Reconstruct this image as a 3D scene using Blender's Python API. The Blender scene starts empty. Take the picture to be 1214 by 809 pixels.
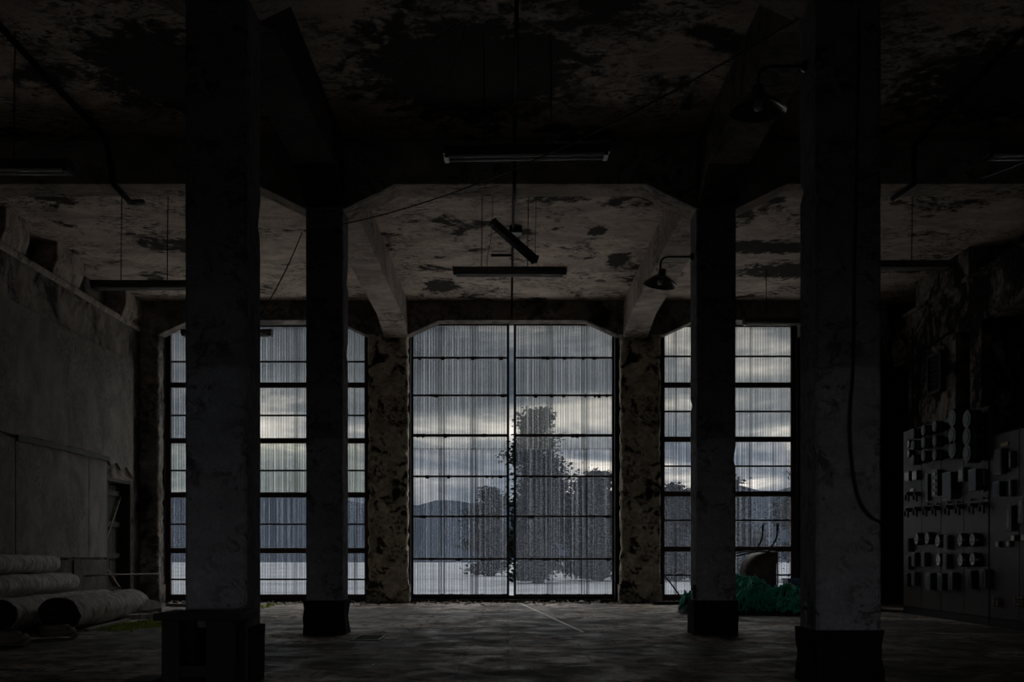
import bpy, math, random
from mathutils import Vector, noise as mnoise
R = math.radians
C = bpy.context.scene.collection
random.seed(7)

# ------------------------------------------------------------------ camera
cd = bpy.data.cameras.new('camera'); cam = bpy.data.objects.new('camera', cd); C.objects.link(cam)
cam.location = (0, 0, 1.0); cam.rotation_euler = (R(90), 0, 0)
cd.sensor_width = 36; cd.lens = 36.24; cd.shift_x = 0.0041; cd.shift_y = 0.2072
cd.clip_end = 2000
sc = bpy.context.scene; sc.camera = cam
sc.view_settings.view_transform = 'Standard'; sc.view_settings.look = 'None'
sc.view_settings.gamma = 1; sc.view_settings.use_curve_mapping = False
sc.view_settings.exposure = 0.0
cy = sc.cycles
cy.max_bounces = 8; cy.diffuse_bounces = 4; cy.glossy_bounces = 3; cy.transmission_bounces = 4
cy.transparent_max_bounces = 24; cy.use_denoising = True; cy.sample_clamp_indirect = 3
cy.caustics_reflective = False; cy.caustics_refractive = False

# ------------------------------------------------------------------ node helpers
class NT:
    def __init__(s, tree): s.t = tree; s.n = tree.nodes; s.l = tree.links
    def new(s, typ, **kw):
        nd = s.n.new(typ)
        for k, v in kw.items():
            if k.startswith('_'): setattr(nd, k[1:], v)
        return nd
    def link(s, a, b): s.l.new(a, b)
    def put(s, sock, v):
        if hasattr(v, 'is_output') or isinstance(v, bpy.types.NodeSocket): s.l.new(v, sock)
        elif isinstance(v, (tuple, list)) and len(v) == 3 and sock.type == 'RGBA': sock.default_value = (*v, 1)
        else: sock.default_value = v
    def math(s, op, a, b=0.0, clamp=False):
        nd = s.n.new('ShaderNodeMath'); nd.operation = op; nd.use_clamp = clamp
        s.put(nd.inputs[0], a); s.put(nd.inputs[1], b); return nd.outputs[0]
    def noise(s, vec, scale, detail=4, rough=.55, dist=0):
        nd = s.n.new('ShaderNodeTexNoise'); s.put(nd.inputs['Vector'], vec)
        nd.inputs['Scale'].default_value = scale; nd.inputs['Detail'].default_value = detail
        nd.inputs['Roughness'].default_value = rough; nd.inputs['Distortion'].default_value = dist
        return nd.outputs['Fac']
    def ramp(s, f, pts):
        nd = s.n.new('ShaderNodeValToRGB'); s.put(nd.inputs[0], f); e = nd.color_ramp.elements
        while len(e) < len(pts): e.new(.5)
        for el, (p, c) in zip(e, pts):
            el.position = p; el.color = (*c, 1) if isinstance(c, (tuple, list)) else (c, c, c, 1)
        return nd.outputs[0]
    def mix(s, f, a, b, mode='MIX'):
        nd = s.n.new('ShaderNodeMix'); nd.data_type = 'RGBA'; nd.blend_type = mode
        s.put(nd.inputs[0], f); s.put(nd.inputs[6], a); s.put(nd.inputs[7], b); return nd.outputs[2]
    def mapping(s, vec, scale=(1, 1, 1), loc=(0, 0, 0)):
        nd = s.n.new('ShaderNodeMapping'); s.put(nd.inputs[0], vec)
        nd.inputs['Scale'].default_value = scale; nd.inputs['Location'].default_value = loc
        return nd.outputs[0]
    def sep(s, vec):
        nd = s.n.new('ShaderNodeSeparateXYZ'); s.put(nd.inputs[0], vec); return nd.outputs
    def comb(s, x, y, z):
        nd = s.n.new('ShaderNodeCombineXYZ')
        for i, v in enumerate((x, y, z)): s.put(nd.inputs[i], v)
        return nd.outputs[0]

# ------------------------------------------------------------------ sky: broken grey cloud over a low bright band
SKY = 1.0
w = bpy.data.worlds.new('World'); sc.world = w; w.use_nodes = True
t = NT(w.node_tree); t.n.clear()
out = t.new('ShaderNodeOutputWorld'); bg = t.new('ShaderNodeBackground')
tc = t.new('ShaderNodeTexCoord').outputs['Generated']
x, y, z = t.sep(tc)
el = t.math('MAXIMUM', z, 0.0)
den = t.math('ADD', el, 0.10)
cv = t.comb(t.math('DIVIDE', x, den), t.math('DIVIDE', y, den), 0.0)
n1 = t.noise(t.mapping(tc, (5.0, 5.0, 21), (5.9, 1.7, 2.3)), 1.0, 6, .58, .4)
n2 = t.noise(t.mapping(tc, (2.2, 2.2, 7.0), (8.1, 0, 4.2)), 1.0, 3, .5, .2)
cl = t.math('ADD', t.math('MULTIPLY', n1, .62), t.math('MULTIPLY', n2, .38))
cloud = t.ramp(cl, [(.38, (.055, .072, .095)), (.47, (.13, .155, .19)), (.53, (.31, .32, .33)), (.59, (.92, .85, .75)), (.68, (1.5, 1.4, 1.25))])
low = t.ramp(el, [(0.0, 1.15), (.055, 1.7), (.095, 1.5), (.14, .85), (.25, .55), (.36, 5.0), (.6, 17.0), (1.0, 24.0)])
col = t.mix(1.0, cloud, low, 'MULTIPLY')
# low sky behind the camera raised to brighten the column fronts
back = t.math('ADD', 1.0, t.math('MULTIPLY', t.ramp(el, [(0.0, 1.0), (.12, 1.0), (.3, 0.0)]), t.math('MULTIPLY', t.math('MAXIMUM', t.math('MULTIPLY', y, -1.0), 0.0), 5.0)))
col = t.mix(1.0, col, t.comb(back, back, back), 'MULTIPLY')
t.link(col, bg.inputs[0]); bg.inputs[1].default_value = SKY
t.link(bg.outputs[0], out.inputs[0])

# daylight portals in the three window openings (they only guide the sky's own light)
def portal(nm, x0, x1):
    l = bpy.data.lights.new(nm, 'AREA'); l.shape = 'RECTANGLE'; l.size = x1 - x0; l.size_y = 5.7
    l.cycles.is_portal = True
    o = bpy.data.objects.new(nm, l); C.objects.link(o)
    o.location = ((x0 + x1) / 2, 21.6, 2.85); o.rotation_euler = (R(-90), 0, 0)
portal('daylight_portal', -6.95, -2.8); portal('daylight_portal', -2.0, 2.2); portal('daylight_portal', 3.1, 5.85)
# the wide hall doorway behind the camera
l = bpy.data.lights.new('rear_portal', 'AREA'); l.shape = 'RECTANGLE'; l.size = 11; l.size_y = 2.6; l.cycles.is_portal = True
o = bpy.data.objects.new('rear_portal', l); C.objects.link(o); o.location = (.2, -14.5, 1.3); o.rotation_euler = (R(90), 0, 0)

# ------------------------------------------------------------------ materials
M = {}
def mat(name):
    m = bpy.data.materials.new(name); m.use_nodes = True
    t = NT(m.node_tree); b = t.n['Principled BSDF']; M[name] = m
    return m, t, b
def plaster(name, c1, c2, stain, s1=1.2, th=(.50, .60), s2=7, bump=.35, rough=.85, crack=True, dist=.6, spots=None, rgh_lo=None, seed=0.0, band=None, softk=.55):
    m, t, b = mat(name)
    co = t.new('ShaderNodeTexCoord').outputs['Object']
    co = t.mapping(co, (1, 1, 1), (seed, seed * 1.7, seed * .6))
    a = t.noise(co, s1 * 1.7, 6, .6, dist); f = t.noise(co, s2, 8, .65, .3); g = t.noise(co, s2 * 6, 4, .6)
    base = t.mix(t.ramp(a, [(.35, 0.), (.65, 1.)]), c1, c2)
    base = t.mix(t.math('MULTIPLY', t.ramp(g, [(.35, 1.), (.62, 0.)]), .45), base, tuple(v * .5 for v in c1))
    st = t.noise(co, s1, 9, .62, dist)
    st = t.math('ADD', t.math('MULTIPLY', st, .75), t.math('MULTIPLY', f, .25))
    sm = t.ramp(st, [(th[0], 0.), (th[1], 1.)])
    if spots:
        p = t.new('ShaderNodeNewGeometry').outputs['Position']
        for (sx, sy, rx, ry) in spots:
            px, py, pz = t.sep(p)
            dx = t.math('DIVIDE', t.math('SUBTRACT', px, sx), rx); dy = t.math('DIVIDE', t.math('SUBTRACT', py, sy), ry)
            d = t.math('SQRT', t.math('ADD', t.math('MULTIPLY', dx, dx), t.math('MULTIPLY', dy, dy)))
            d = t.math('ADD', d, t.math('ADD', t.math('MULTIPLY', t.math('SUBTRACT', f, .5), 1.6), t.math('MULTIPLY', t.math('SUBTRACT', st, .5), 1.6)))
            sm = t.math('MAXIMUM', sm, t.ramp(d, [(.75, 1.), (1.0, 0.)]))
    zone = t.ramp(t.noise(t.mapping(co, (1, 1, 1), (5, 3, 1)), s1*.9, 3, .5, .4), [(.40, 0.), (.60, 1.)])
    soft = t.ramp(t.noise(t.mapping(co, (.8, 1.5, 1), (2, 9, 4)), s1*1.4, 8, .68, 1.0), [(.40, 0.), (.62, 1.)])
    fleck = t.ramp(t.noise(t.mapping(co, (.8, 1.5, 1), (1, 2, 7)), s2*1.6, 8, .72, .8), [(.50, 0.), (.56, 1.)])
    base = t.mix(t.math('MULTIPLY', soft, softk), base, tuple(v*.32 for v in c2))
    base = t.mix(t.math('MULTIPLY', t.math('MULTIPLY', fleck, zone), .85), base, stain)
    colr = t.mix(sm, base, stain)
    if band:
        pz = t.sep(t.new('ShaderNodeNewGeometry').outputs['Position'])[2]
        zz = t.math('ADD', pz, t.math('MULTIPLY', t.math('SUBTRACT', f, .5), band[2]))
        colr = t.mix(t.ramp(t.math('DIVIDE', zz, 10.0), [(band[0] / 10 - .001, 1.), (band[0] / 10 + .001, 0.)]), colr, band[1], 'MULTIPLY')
    t.link(colr, b.inputs['Base Color'])
    if rgh_lo is not None:
        t.link(t.ramp(a, [(.4, rgh_lo), (.62, rough)]), b.inputs['Roughness'])
    else: b.inputs['Roughness'].default_value = rough
    b.inputs['Specular IOR Level'].default_value = .06
    h = t.math('ADD', t.math('MULTIPLY', f, .6), t.math('MULTIPLY', g, .25))
    h = t.math('SUBTRACT', h, t.math('MULTIPLY', sm, .35))
    if crack:
        v = t.new('ShaderNodeTexVoronoi'); v.feature = 'DISTANCE_TO_EDGE'
        t.put(v.inputs['Vector'], t.mix(.12, co, t.new('ShaderNodeTexNoise').outputs['Color'])); v.inputs['Scale'].default_value = .8
        h = t.math('ADD', h, t.math('MULTIPLY', t.ramp(v.outputs[0], [(0., 0.), (.012, 1.)]), .3))
    bp = t.new('ShaderNodeBump'); bp.inputs['Strength'].default_value = bump; bp.inputs['Distance'].default_value = .05
    t.link(h, bp.inputs['Height']); t.link(bp.outputs[0], b.inputs['Normal'])
    return m
def simple(name, c, rough=.6, metal=0., var=.5, scale=20, bump=.15, c2=None, spec=.5):
    m, t, b = mat(name)
    co = t.new('ShaderNodeTexCoord').outputs['Object']
    n = t.noise(co, scale, 6, .6, .3)
    t.link(t.mix(t.ramp(n, [(.35, 0.), (.65, 1.)]), c, c2 or tuple(v * (1 - var) for v in c)), b.inputs['Base Color'])
    b.inputs['Roughness'].default_value = rough; b.inputs['Metallic'].default_value = metal
    b.inputs['Specular IOR Level'].default_value = spec
    if bump:
        bp = t.new('ShaderNodeBump'); bp.inputs['Strength'].default_value = bump; bp.inputs['Distance'].default_value = .01
        t.link(n, bp.inputs['Height']); t.link(bp.outputs[0], b.inputs['Normal'])
    return m

plaster('ceiling_plaster', (.66, .55, .48), (.54, .45, .395), (.035, .032, .03), 1.05, (.545, .60), 6, .5,
        spots=[(-1.25, 19.5, .40, .6), (1.40, 16.15, .15, .3), (-.35, 10.8, 1.4, 1.5), (.9, 9.2, .4, 1.0), (-3.6, 10.8, .9, 1.2),
                (1.9, 17.8, .2, .6), (4.3, 17.0, 1.0, .4), (5.4, 18.4, 1.5, .6), (5.5, 11.0, 1.5, 1.2)])
plaster('beam_concrete', (.52, .44, .39), (.40, .34, .30), (.06, .055, .05), 1.3, (.60, .70), 5, .4)
plaster('beam_shaded', (.06, .055, .05), (.04, .036, .034), (.015, .014, .013), 1.3, (.5, .6), 5, .4)  # beam concrete darkened: deep shade of the near left beam put into colour
plaster('beam_stained_shaded', (.22, .19, .17), (.13, .11, .10), (.03, .027, .025), 1.3, (.5, .6), 5, .4)  # stained beam concrete, also darkened to carry the dimness near the camera
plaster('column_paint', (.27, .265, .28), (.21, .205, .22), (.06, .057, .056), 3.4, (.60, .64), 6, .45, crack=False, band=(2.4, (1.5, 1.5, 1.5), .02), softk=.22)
plaster('plinth_black', (.035, .033, .032), (.02, .02, .02), (.01, .01, .01), 2.5, (.5, .6), 8, .5, crack=False)
plaster('pillar_old', (.78, .70, .56), (.42, .37, .29), (.03, .028, .022), 2.6, (.53, .58), 7, .9, crack=False, dist=1.2, seed=3.1)
plaster('wall_plaster', (.34, .30, .27), (.20, .175, .16), (.03, .028, .026), 1.1, (.50, .60), 5, .6, seed=5)
plaster('wall_right_plaster', (.36, .31, .275), (.14, .12, .105), (.014, .013, .012), 1.3, (.46, .53), 6, .9, seed=9, dist=1.3)
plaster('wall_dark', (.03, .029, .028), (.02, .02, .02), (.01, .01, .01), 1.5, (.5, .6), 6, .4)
plaster('board_grey', (.27, .24, .22), (.20, .18, .168), (.08, .072, .068), .9, (.60, .72), 9, .25, rough=.75, crack=False, dist=.2)
plaster('board_light', (.17, .16, .15), (.13, .125, .12), (.05, .048, .045), 1.6, (.56, .66), 9, .35, crack=False)
simple('black_void', (.012, .012, .012), .9)
simple('rust_steel', (.07, .035, .022), .65, .3, .6, 30, .4, (.018, .013, .011))
simple('dark_steel', (.02, .019, .018), .5, .5, .4, 25, .2)
simple('black_enamel', (.015, .015, .016), .25, .0, .3, 10, .05)
simple('shade_inside', (.10, .10, .10), .12, .0, .5, 14, .1)
simple('wire_black', (.012, .012, .012), .6)
simple('conduit', (.025, .022, .02), .8, spec=.1)
simple('tube_glass', (.8, .8, .8), .12, 0, .2, 10, 0)
simple('fixture_tray', (.035, .034, .033), .4, .0, .4, 20, .1)
simple('old_wood', (.30, .26, .22), .8, 0, .6, 14, .5)
simple('dark_wood', (.022, .018, .015), .75, 0, .5, 14, .5)
simple('slate', (.05, .039, .033), .5, 0, .35, 5, .15)
simple('meter_glass', (.85, .80, .74), .15, 0, .35, 30, 0)
simple('meter_case', (.014, .014, .014), .3, 0, .2, 20, .05)
simple('brass', (.35, .28, .18), .35, .9, .4, 20, .05)
simple('plate_white', (.75, .71, .64), .5, 0, .4, 40, .1)
simple('blue_lens', (.05, .10, .20), .2, 0, .3, 20, 0)
simple('net_green', (.025, .48, .31), .7, 0, .6, 9, .3)
simple('net_light_green', (.25, .62, .16), .7, 0, .5, 9, .3)
simple('net_dark', (.004, .02, .015), .9, 0, .5, 30, .8)
simple('rope_brown', (.17, .13, .10), .85, 0, .5, 30, .6)
simple('blue_plastic', (.02, .09, .28), .45, 0, .3, 10, .1)
simple('orange_plastic', (.55, .2, .05), .5, 0, .3, 10, .1)
simple('barrow_paint', (.10, .055, .04), .55, .2, .6, 10, .3, (.03, .022, .02))
simple('handle_grip', (.02, .02, .02), .6)
simple('rubber', (.012, .012, .012), .8)
simple('stone', (.40, .35, .30), .9, 0, .5, 12, .5)
simple('leaf_dry', (.12, .085, .05), .85, 0, .6, 30, .2)
simple('moss', (.42, .50, .06), .95, 0, .6, 9, .6, (.12, .17, .03))
simple('bark', (.02, .016, .014), .9)
simple('foliage', (.004, .006, .005), 1.0, 0, .4, 2, 0, spec=0)
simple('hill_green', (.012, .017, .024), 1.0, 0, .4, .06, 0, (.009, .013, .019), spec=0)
simple('field', (.10, .105, .115), 1.0, 0, .4, .25, 0, (.06, .066, .07), spec=0)
simple('bounce_pale', (.62, .60, .57), .9, 0, .15, .6, 0)  # pale, for the added reflector slab outside
simple('paper', (.5, .5, .5), .8)

# felt / matting of the rolls: soft, fibrous
m, t, b = mat('felt')
co = t.new('ShaderNodeTexCoord').outputs['Object']
a = t.noise(co, 2.2, 5, .6, .5); f = t.noise(t.mapping(co, (1.6, 6, 1.6), (1, 2, 3)), 3.2, 8, .72, .8)
t.link(t.mix(t.math('MULTIPLY', t.ramp(f, [(.38, 0.), (.60, 1.)]), .95), (.78, .72, .66), t.mix(a, (.09, .082, .075), (.34, .31, .285))), b.inputs['Base Color'])
b.inputs['Roughness'].default_value = .95; b.inputs['Specular IOR Level'].default_value = .1
bp = t.new('ShaderNodeBump'); bp.inputs['Strength'].default_value = 1; bp.inputs['Distance'].default_value = .06
t.link(f, bp.inputs['Height']); t.link(bp.outputs[0], b.inputs['Normal'])

simple('felt_shaded', (.03, .028, .026), .95, 0, .6, 14, .5, spec=.05)  # felt darkened to paint the shade inside the hollow roll ends
# floor: worn concrete, dusty and partly polished, streaked joints
m, t, b = mat('floor_concrete')
co = t.new('ShaderNodeTexCoord').outputs['Object']
a = t.noise(co, .7, 7, .62, .8); f = t.noise(co, 4.5, 9, .7, .5); g = t.noise(co, 30, 4, .6)
base = t.mix(t.ramp(a, [(.38, 0.), (.6, 1.)]), (.28, .22, .175), (.70, .57, .465))
base = t.mix(t.ramp(f, [(.42, 1.), (.53, 0.)]), base, (.04, .033, .028))
patch = t.ramp(t.noise(co, .55, 8, .66, .6), [(.46, 0.), (.56, 1.)])
base = t.mix(t.math('MULTIPLY', patch, .85), base, (.045, .037, .03))
base = t.mix(t.math('MULTIPLY', t.ramp(g, [(.3, 1.), (.6, 0.)]), .5), base, (.05, .045, .04))
v = t.new('ShaderNodeTexBrick'); t.put(v.inputs['Vector'], co); v.inputs['Scale'].default_value = .42
v.inputs['Mortar Size'].default_value = .006; v.offset = .35; v.inputs['Mortar Smooth'].default_value = .3
base = t.mix(t.math('MULTIPLY', v.outputs['Fac'], .7), base, (.02, .018, .016))
t.link(base, b.inputs['Base Color'])
t.link(t.ramp(t.noise(co, 1.8, 7, .65, .8), [(.38, .45), (.62, .9)]), b.inputs['Roughness'])
b.inputs['Specular IOR Level'].default_value = .18
h = t.math('SUBTRACT', t.math('ADD', t.math('MULTIPLY', f, .8), t.math('MULTIPLY', g, .3)), t.math('MULTIPLY', v.outputs['Fac'], .5))
bp = t.new('ShaderNodeBump'); bp.inputs['Strength'].default_value = .6; bp.inputs['Distance'].default_value = .04
t.link(h, bp.inputs['Height']); t.link(bp.outputs[0], b.inputs['Normal'])

# corrugated translucent plastic: some clear see-through, some milky, dirt streaks, dark rib lines painted in as shading
def sheet_mat(name, tint, milky, milk_col, dirt=.5, seed=0):
    m, t, b = mat(name); t.n.remove(b)
    o = t.n['Material Output']
    co = t.new('ShaderNodeTexCoord').outputs['Object']
    st = t.noise(t.mapping(co, (13, 1, .3), (seed, 0, seed)), 1.0, 2, .6)
    rb = t.noise(t.mapping(co, (42, 1, .13), (seed, 0, 0)), 1.0, 1, .5)
    d = t.math('ADD', t.math('MULTIPLY', st, .5), t.math('MULTIPLY', rb, .5))
    k = t.ramp(d, [(.36, 1 - dirt*.6), (.56, 1.)])
    wv = t.math('SINE', t.math('MULTIPLY', t.sep(co)[0], 2*math.pi/.054))
    rib = t.ramp(t.math('ADD', t.math('MULTIPLY', wv, .5), .5), [(.02, .50), (.38, 1.)])
    k = t.mix(1.0, k, rib, 'MULTIPLY')
    lw = t.new('ShaderNodeLayerWeight'); lw.inputs[0].default_value = .45
    k2 = t.math('SUBTRACT', 1.0, t.math('MULTIPLY', lw.outputs['Facing'], .8), True)
    tr = t.new('ShaderNodeBsdfTransparent'); t.link(t.mix(1.0, t.mix(1.0, tuple(min(1, v*1.22) for v in tint), k, 'MULTIPLY'), k2, 'MULTIPLY'), tr.inputs[0])
    tl = t.new('ShaderNodeBsdfTranslucent'); t.link(t.mix(1.0, milk_col, k, 'MULTIPLY'), tl.inputs[0])
    df = t.new('ShaderNodeBsdfDiffuse'); df.inputs[0].default_value = (.2, .2, .2, 1)
    m1 = t.new('ShaderNodeMixShader'); m1.inputs[0].default_value = .15; t.link(tl.outputs[0], m1.inputs[1]); t.link(df.outputs[0], m1.inputs[2])
    m2 = t.new('ShaderNodeMixShader')
    t.link(t.math('ADD', t.math('MULTIPLY', t.ramp(rb, [(.52, 0.), (.66, 1.)]), .35), milky), m2.inputs[0])
    t.link(tr.outputs[0], m2.inputs[1]); t.link(m1.outputs[0], m2.inputs[2])
    t.link(m2.outputs[0], o.inputs[0])
sheet_mat('sheet_clear', (.84, .87, .93), .17, (.155, .17, .20), .85, 1)
sheet_mat('sheet_grey', (.80, .83, .84), .26, (.19, .20, .20), .65, 4)
sheet_mat('sheet_green', (.74, .76, .69), .28, (.24, .25, .22), .65, 7)

# ------------------------------------------------------------------ mesh helpers
class MB:
    def __init__(s): s.v = []; s.f = []; s.smooth = False
    def box(s, x0, x1, y0, y1, z0, z1):
        i = len(s.v)
        s.v += [(x, y, z) for z in (z0, z1) for (x, y) in ((x0, y0), (x1, y0), (x1, y1), (x0, y1))]
        s.f += [(i, i+3, i+2, i+1), (i+4, i+5, i+6, i+7)] + [(i+k, i+(k+1) % 4, i+4+(k+1) % 4, i+4+k) for k in range(4)]
        return s
    def bar(s, p, q, w, h, up=(0, 0, 1)):
        p, q = Vector(p), Vector(q); d = (q - p).normalized(); u = Vector(up)
        if abs(d.dot(u)) > .95: u = Vector((1, 0, 0))
        a = d.cross(u).normalized() * w / 2; b_ = a.normalized().cross(d).normalized() * h / 2
        i = len(s.v)
        for c in (p, q): s.v += [tuple(c + a*sx + b_*sy) for sx, sy in ((-1, -1), (1, -1), (1, 1), (-1, 1))]
        s.f += [(i, i+1, i+2, i+3), (i+7, i+6, i+5, i+4)] + [(i+k, i+4+k, i+4+(k+1) % 4, i+(k+1) % 4) for k in range(4)]
        return s
    def prism(s, prof, lo, hi, axis='y'):
        n = len(prof); i = len(s.v)
        for c in (lo, hi):
            for (a, b_) in prof:
                s.v.append((a, c, b_) if axis == 'y' else ((c, a, b_) if axis == 'x' else (a, b_, c)))
        s.f += [tuple(range(i, i+n)), tuple(range(i+2*n-1, i+n-1, -1))]
        s.f += [(i+k, i+n+k, i+n+(k+1) % n, i+(k+1) % n) for k in range(n)]
        return s
    def tube(s, pts, r, n=8, caps=True):
        pts = [Vector(p) for p in pts]; i0 = len(s.v); m = len(pts); pu = None
        for k, p in enumerate(pts):
            d = (pts[min(k+1, m-1)] - pts[max(k-1, 0)])
            if d.length < 1e-9: d = Vector((0, 0, 1))
            d.normalize()
            u = pu if pu is not None else (Vector((0, 0, 1)) if abs(d.z) < .9 else Vector((1, 0, 0)))
            a = d.cross(u)
            if a.length < 1e-6: a = d.cross(Vector((1, 0, 0)))
            a.normalize(); b_ = a.cross(d).normalized(); pu = b_
            rr = r[k] if isinstance(r, (list, tuple)) else r
            for j in range(n):
                th = 2*math.pi*j/n; s.v.append(tuple(p + a*math.cos(th)*rr + b_*math.sin(th)*rr))
        for k in range(m-1):
            for j in range(n):
                a0 = i0+k*n+j; a1 = i0+k*n+(j+1) % n
                s.f.append((a0, a0+n, a1+n, a1))
        if caps: s.f += [tuple(range(i0, i0+n)), tuple(range(i0+m*n-1, i0+(m-1)*n-1, -1))]
        return s
    def lathe(s, prof, c=(0, 0, 0), n=24, axis='z'):
        i0 = len(s.v); m = len(prof)
        for (r, h) in prof:
            for j in range(n):
                th = 2*math.pi*j/n; a, b_ = r*math.cos(th), r*math.sin(th)
                p = (a, b_, h) if axis == 'z' else ((h, a, b_) if axis == 'x' else (a, h, b_))
                s.v.append((c[0]+p[0], c[1]+p[1], c[2]+p[2]))
        for k in range(m-1):
            for j in range(n):
                a0 = i0+k*n+j; a1 = i0+k*n+(j+1) % n
                s.f.append((a0, a1, a1+n, a0+n))
        return s
    def build(s, name, material, parent=None, smooth=False, bevel=0, off=None):
        me = bpy.data.meshes.new(name)
        v = s.v if off is None else [(a-off[0], b_-off[1], c-off[2]) for a, b_, c in s.v]
        me.from_pydata(v, [], s.f); me.validate(); me.materials.append(M[material])
        import bmesh
        bm = bmesh.new(); bm.from_mesh(me); bmesh.ops.recalc_face_normals(bm, faces=bm.faces); bm.to_mesh(me); bm.free()
        if smooth:
            for p in me.polygons: p.use_smooth = True
        o = bpy.data.objects.new(name, me); C.objects.link(o)
        if parent: o.parent = parent
        if bevel:
            bv = o.modifiers.new('bevel', 'BEVEL'); bv.width = bevel; bv.segments = 2; bv.limit_method = 'ANGLE'
        return o
def tag(o, label=None, cat=None, group=None, kind=None):
    if label: o['label'] = label
    if cat: o['category'] = cat
    if group: o['group'] = group
    if kind: o['kind'] = kind
    return o
def empty(name, loc=(0, 0, 0), rz=0):
    o = bpy.data.objects.new(name, None); C.objects.link(o); o.location = loc; o.rotation_euler = (0, 0, rz)
    o.empty_display_size = .2; return o
def struct(mb, name, material, parent=None, **k):
    o = mb.build(name, material, parent, **k)
    if not parent: o['kind'] = 'structure'
    return o
def copy_tree(o, parent=None):
    c = o.copy(); C.objects.link(c)
    if parent: c.parent = parent
    for ch in list(o.children): copy_tree(ch, c)
    return c
F = 1222.0
def at(px, py, d): return ((px-602)*d/F, d, 1-(py-656)*d/F)

# ------------------------------------------------------------------ setting: floor, walls, ceiling
XL, XR, YB, YF, ZC = -7.4, 7.6, 20.95, -14.0, 6.05
struct(MB().box(XL-.6, XR+.6, YF-.3, 21.45, -.3, 0), 'floor', 'floor_concrete')
struct(MB().box(-60, 60, YF-60, YF-.3, -.3, -.02), 'ground', 'field')
struct(MB().box(XL-.6, XR+.8, YF-.3, 21.3, ZC, ZC+.25), 'ceiling', 'ceiling_plaster')
struct(MB().box(XL-.6, -5.3, YF-.3, YF, 0, ZC).box(5.7, XR+.8, YF-.3, YF, 0, ZC).box(-5.3, 5.7, YF-.3, YF, 2.6, ZC), 'wall_front', 'wall_dark')
# back wall: only the piers and strips around the three openings
b_ = MB()
b_.box(XL-.3, -6.98, YB, 21.3, 0, ZC); b_.box(-2.84, -1.99, YB+.0, 21.3, 0, ZC); b_.box(2.19, 3.12, YB, 21.3, 0, ZC)
b_.box(5.88, XR+.8, YB, 21.3, 0, ZC)
for (a, c) in ((-6.98, -2.84), (-1.99, 2.19), (3.12, 5.88)): b_.box(a, c, YB+.02, 21.3, 5.70, ZC)
struct(b_, 'wall_back', 'wall_dark')
# left wall with the small door opening and the recessed strip with brackets under the ceiling
b_ = MB()
DY0, DY1, DZ = 18.95, 20.2, 2.4
b_.box(XL-.3, XL, YF, DY0, 0, 5.5); b_.box(XL-.3, XL, DY1, YB, 0, 5.5); b_.box(XL-.3, XL, DY0, DY1, DZ, 5.5)
b_.box(XL-.6, XL-.3, YF, YB, 0, ZC)
struct(b_, 'wall_left', 'wall_plaster')
# right wall: niches
b_ = MB()
b_.box(XR+.55, XR+.8, YF, YB, 0, ZC)
b_.box(XR, XR+.55, YF, YB, 4.75, 5.55)
b_.box(XR, XR+.55, 17.5, 19.55, 0, 4.75); b_.box(XR, XR+.55, 16.55, 16.95, 0, 4.75); b_.box(XR, XR+.55, YF, 12.2, 0, 4.75)
for (a, c) in ((-3, -2.2), (2, 2.8), (6, 6.8), (10.2, 11), (13.4, 14.3), (17.0, 19.2)): b_.box(XR, XR+.55, a, c, 5.55, ZC)
struct(b_, 'wall_right', 'wall_right_plaster')
# pale joint line and dark edge strip in the floor
j = MB(); j.bar((.22, 20.7, .002), (.95, 13.0, .002), .035, .008); struct(j, 'trim_1', 'plate_white')
# sill strip under the openings
struct(MB().box(-6.98, 5.88, 21.0, 21.17, 0, .05).box(-6.98, 5.88, 21.2, 21.4, 0, .125), 'trim_2', 'wall_dark')
# unseen canopy added to keep overhead sky out of the rear doorway
struct(MB().box(-7, 7.4, YF-9, YF-.3, 2.6, 2.75), 'rear_sky_blocker', 'wall_dark')

# brackets under the ceiling on the left
for (a, c, lb) in ((9.2, 10.1, 'one nearer than the frame shows'), (15.0, 15.75, ''), (16.7, 17.75, ''), (19.7, 20.6, '')):
    pr = [(XL-.3, ZC), (XL+.10, ZC), (XL+.10, 5.75), (XL+.0, 5.5), (XL-.3, 5.5)]
    o = MB().prism(pr, a, c, 'y').build('trim_3', 'beam_concrete', bevel=.015); o['kind'] = 'structure'
# moulded band along the left wall head
struct(MB().box(XL, XL+.07, YF, 20.6, 5.42, 5.52), 'trim_4', 'beam_concrete', bevel=.02)
struct(MB().box(XR-.07, XR, YF, YB, 5.48, 5.56), 'trim_5', 'wall_right_plaster', bevel=.02)
struct(MB().box(XR-.05, XR, 17.5, 20.2, 4.62, 4.70), 'trim_6', 'wall_right_plaster', bevel=.02)

# ------------------------------------------------------------------ beams
def haunched(ends, zb, zh, hw):
    """bottom profile across x for clear spans between ends"""
    p = []
    for (a, c, ha, hc) in ends:
        p += [(a, zh if ha else zb)] + ([(a+hw, zb)] if ha else []) + ([(c-hw, zb)] if hc else []) + [(c, zh if hc else zb)]
    return p
LX0, LX1, RX0, RX1 = -2.47, -2.0, 2.31, 2.79
def cross_beam(y0, y1, label, zb=5.515, zh=5.21):
    b_ = MB()
    for (a, c) in ((XL-.28, LX0), (LX1, RX0), (RX1, XR+.5)):
        p = haunched([(a, c, True, True)], zb, zh, .62)
        b_.prism([(a, ZC)] + p + [(c, ZC)], y0, y1)
    b_.box(LX0, LX1, y0, y1, zh, ZC); b_.box(RX0, RX1, y0, y1, zh, ZC)
    return tag(b_.build('ceiling_beam', 'beam_concrete', bevel=.012), label, 'beam', kind=None)
def cb(y0, y1, label):
    return cross_beam(y0, y1, label)
cb(12.6, 13.06, 'wide haunched concrete cross beam over the two middle columns')
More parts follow.
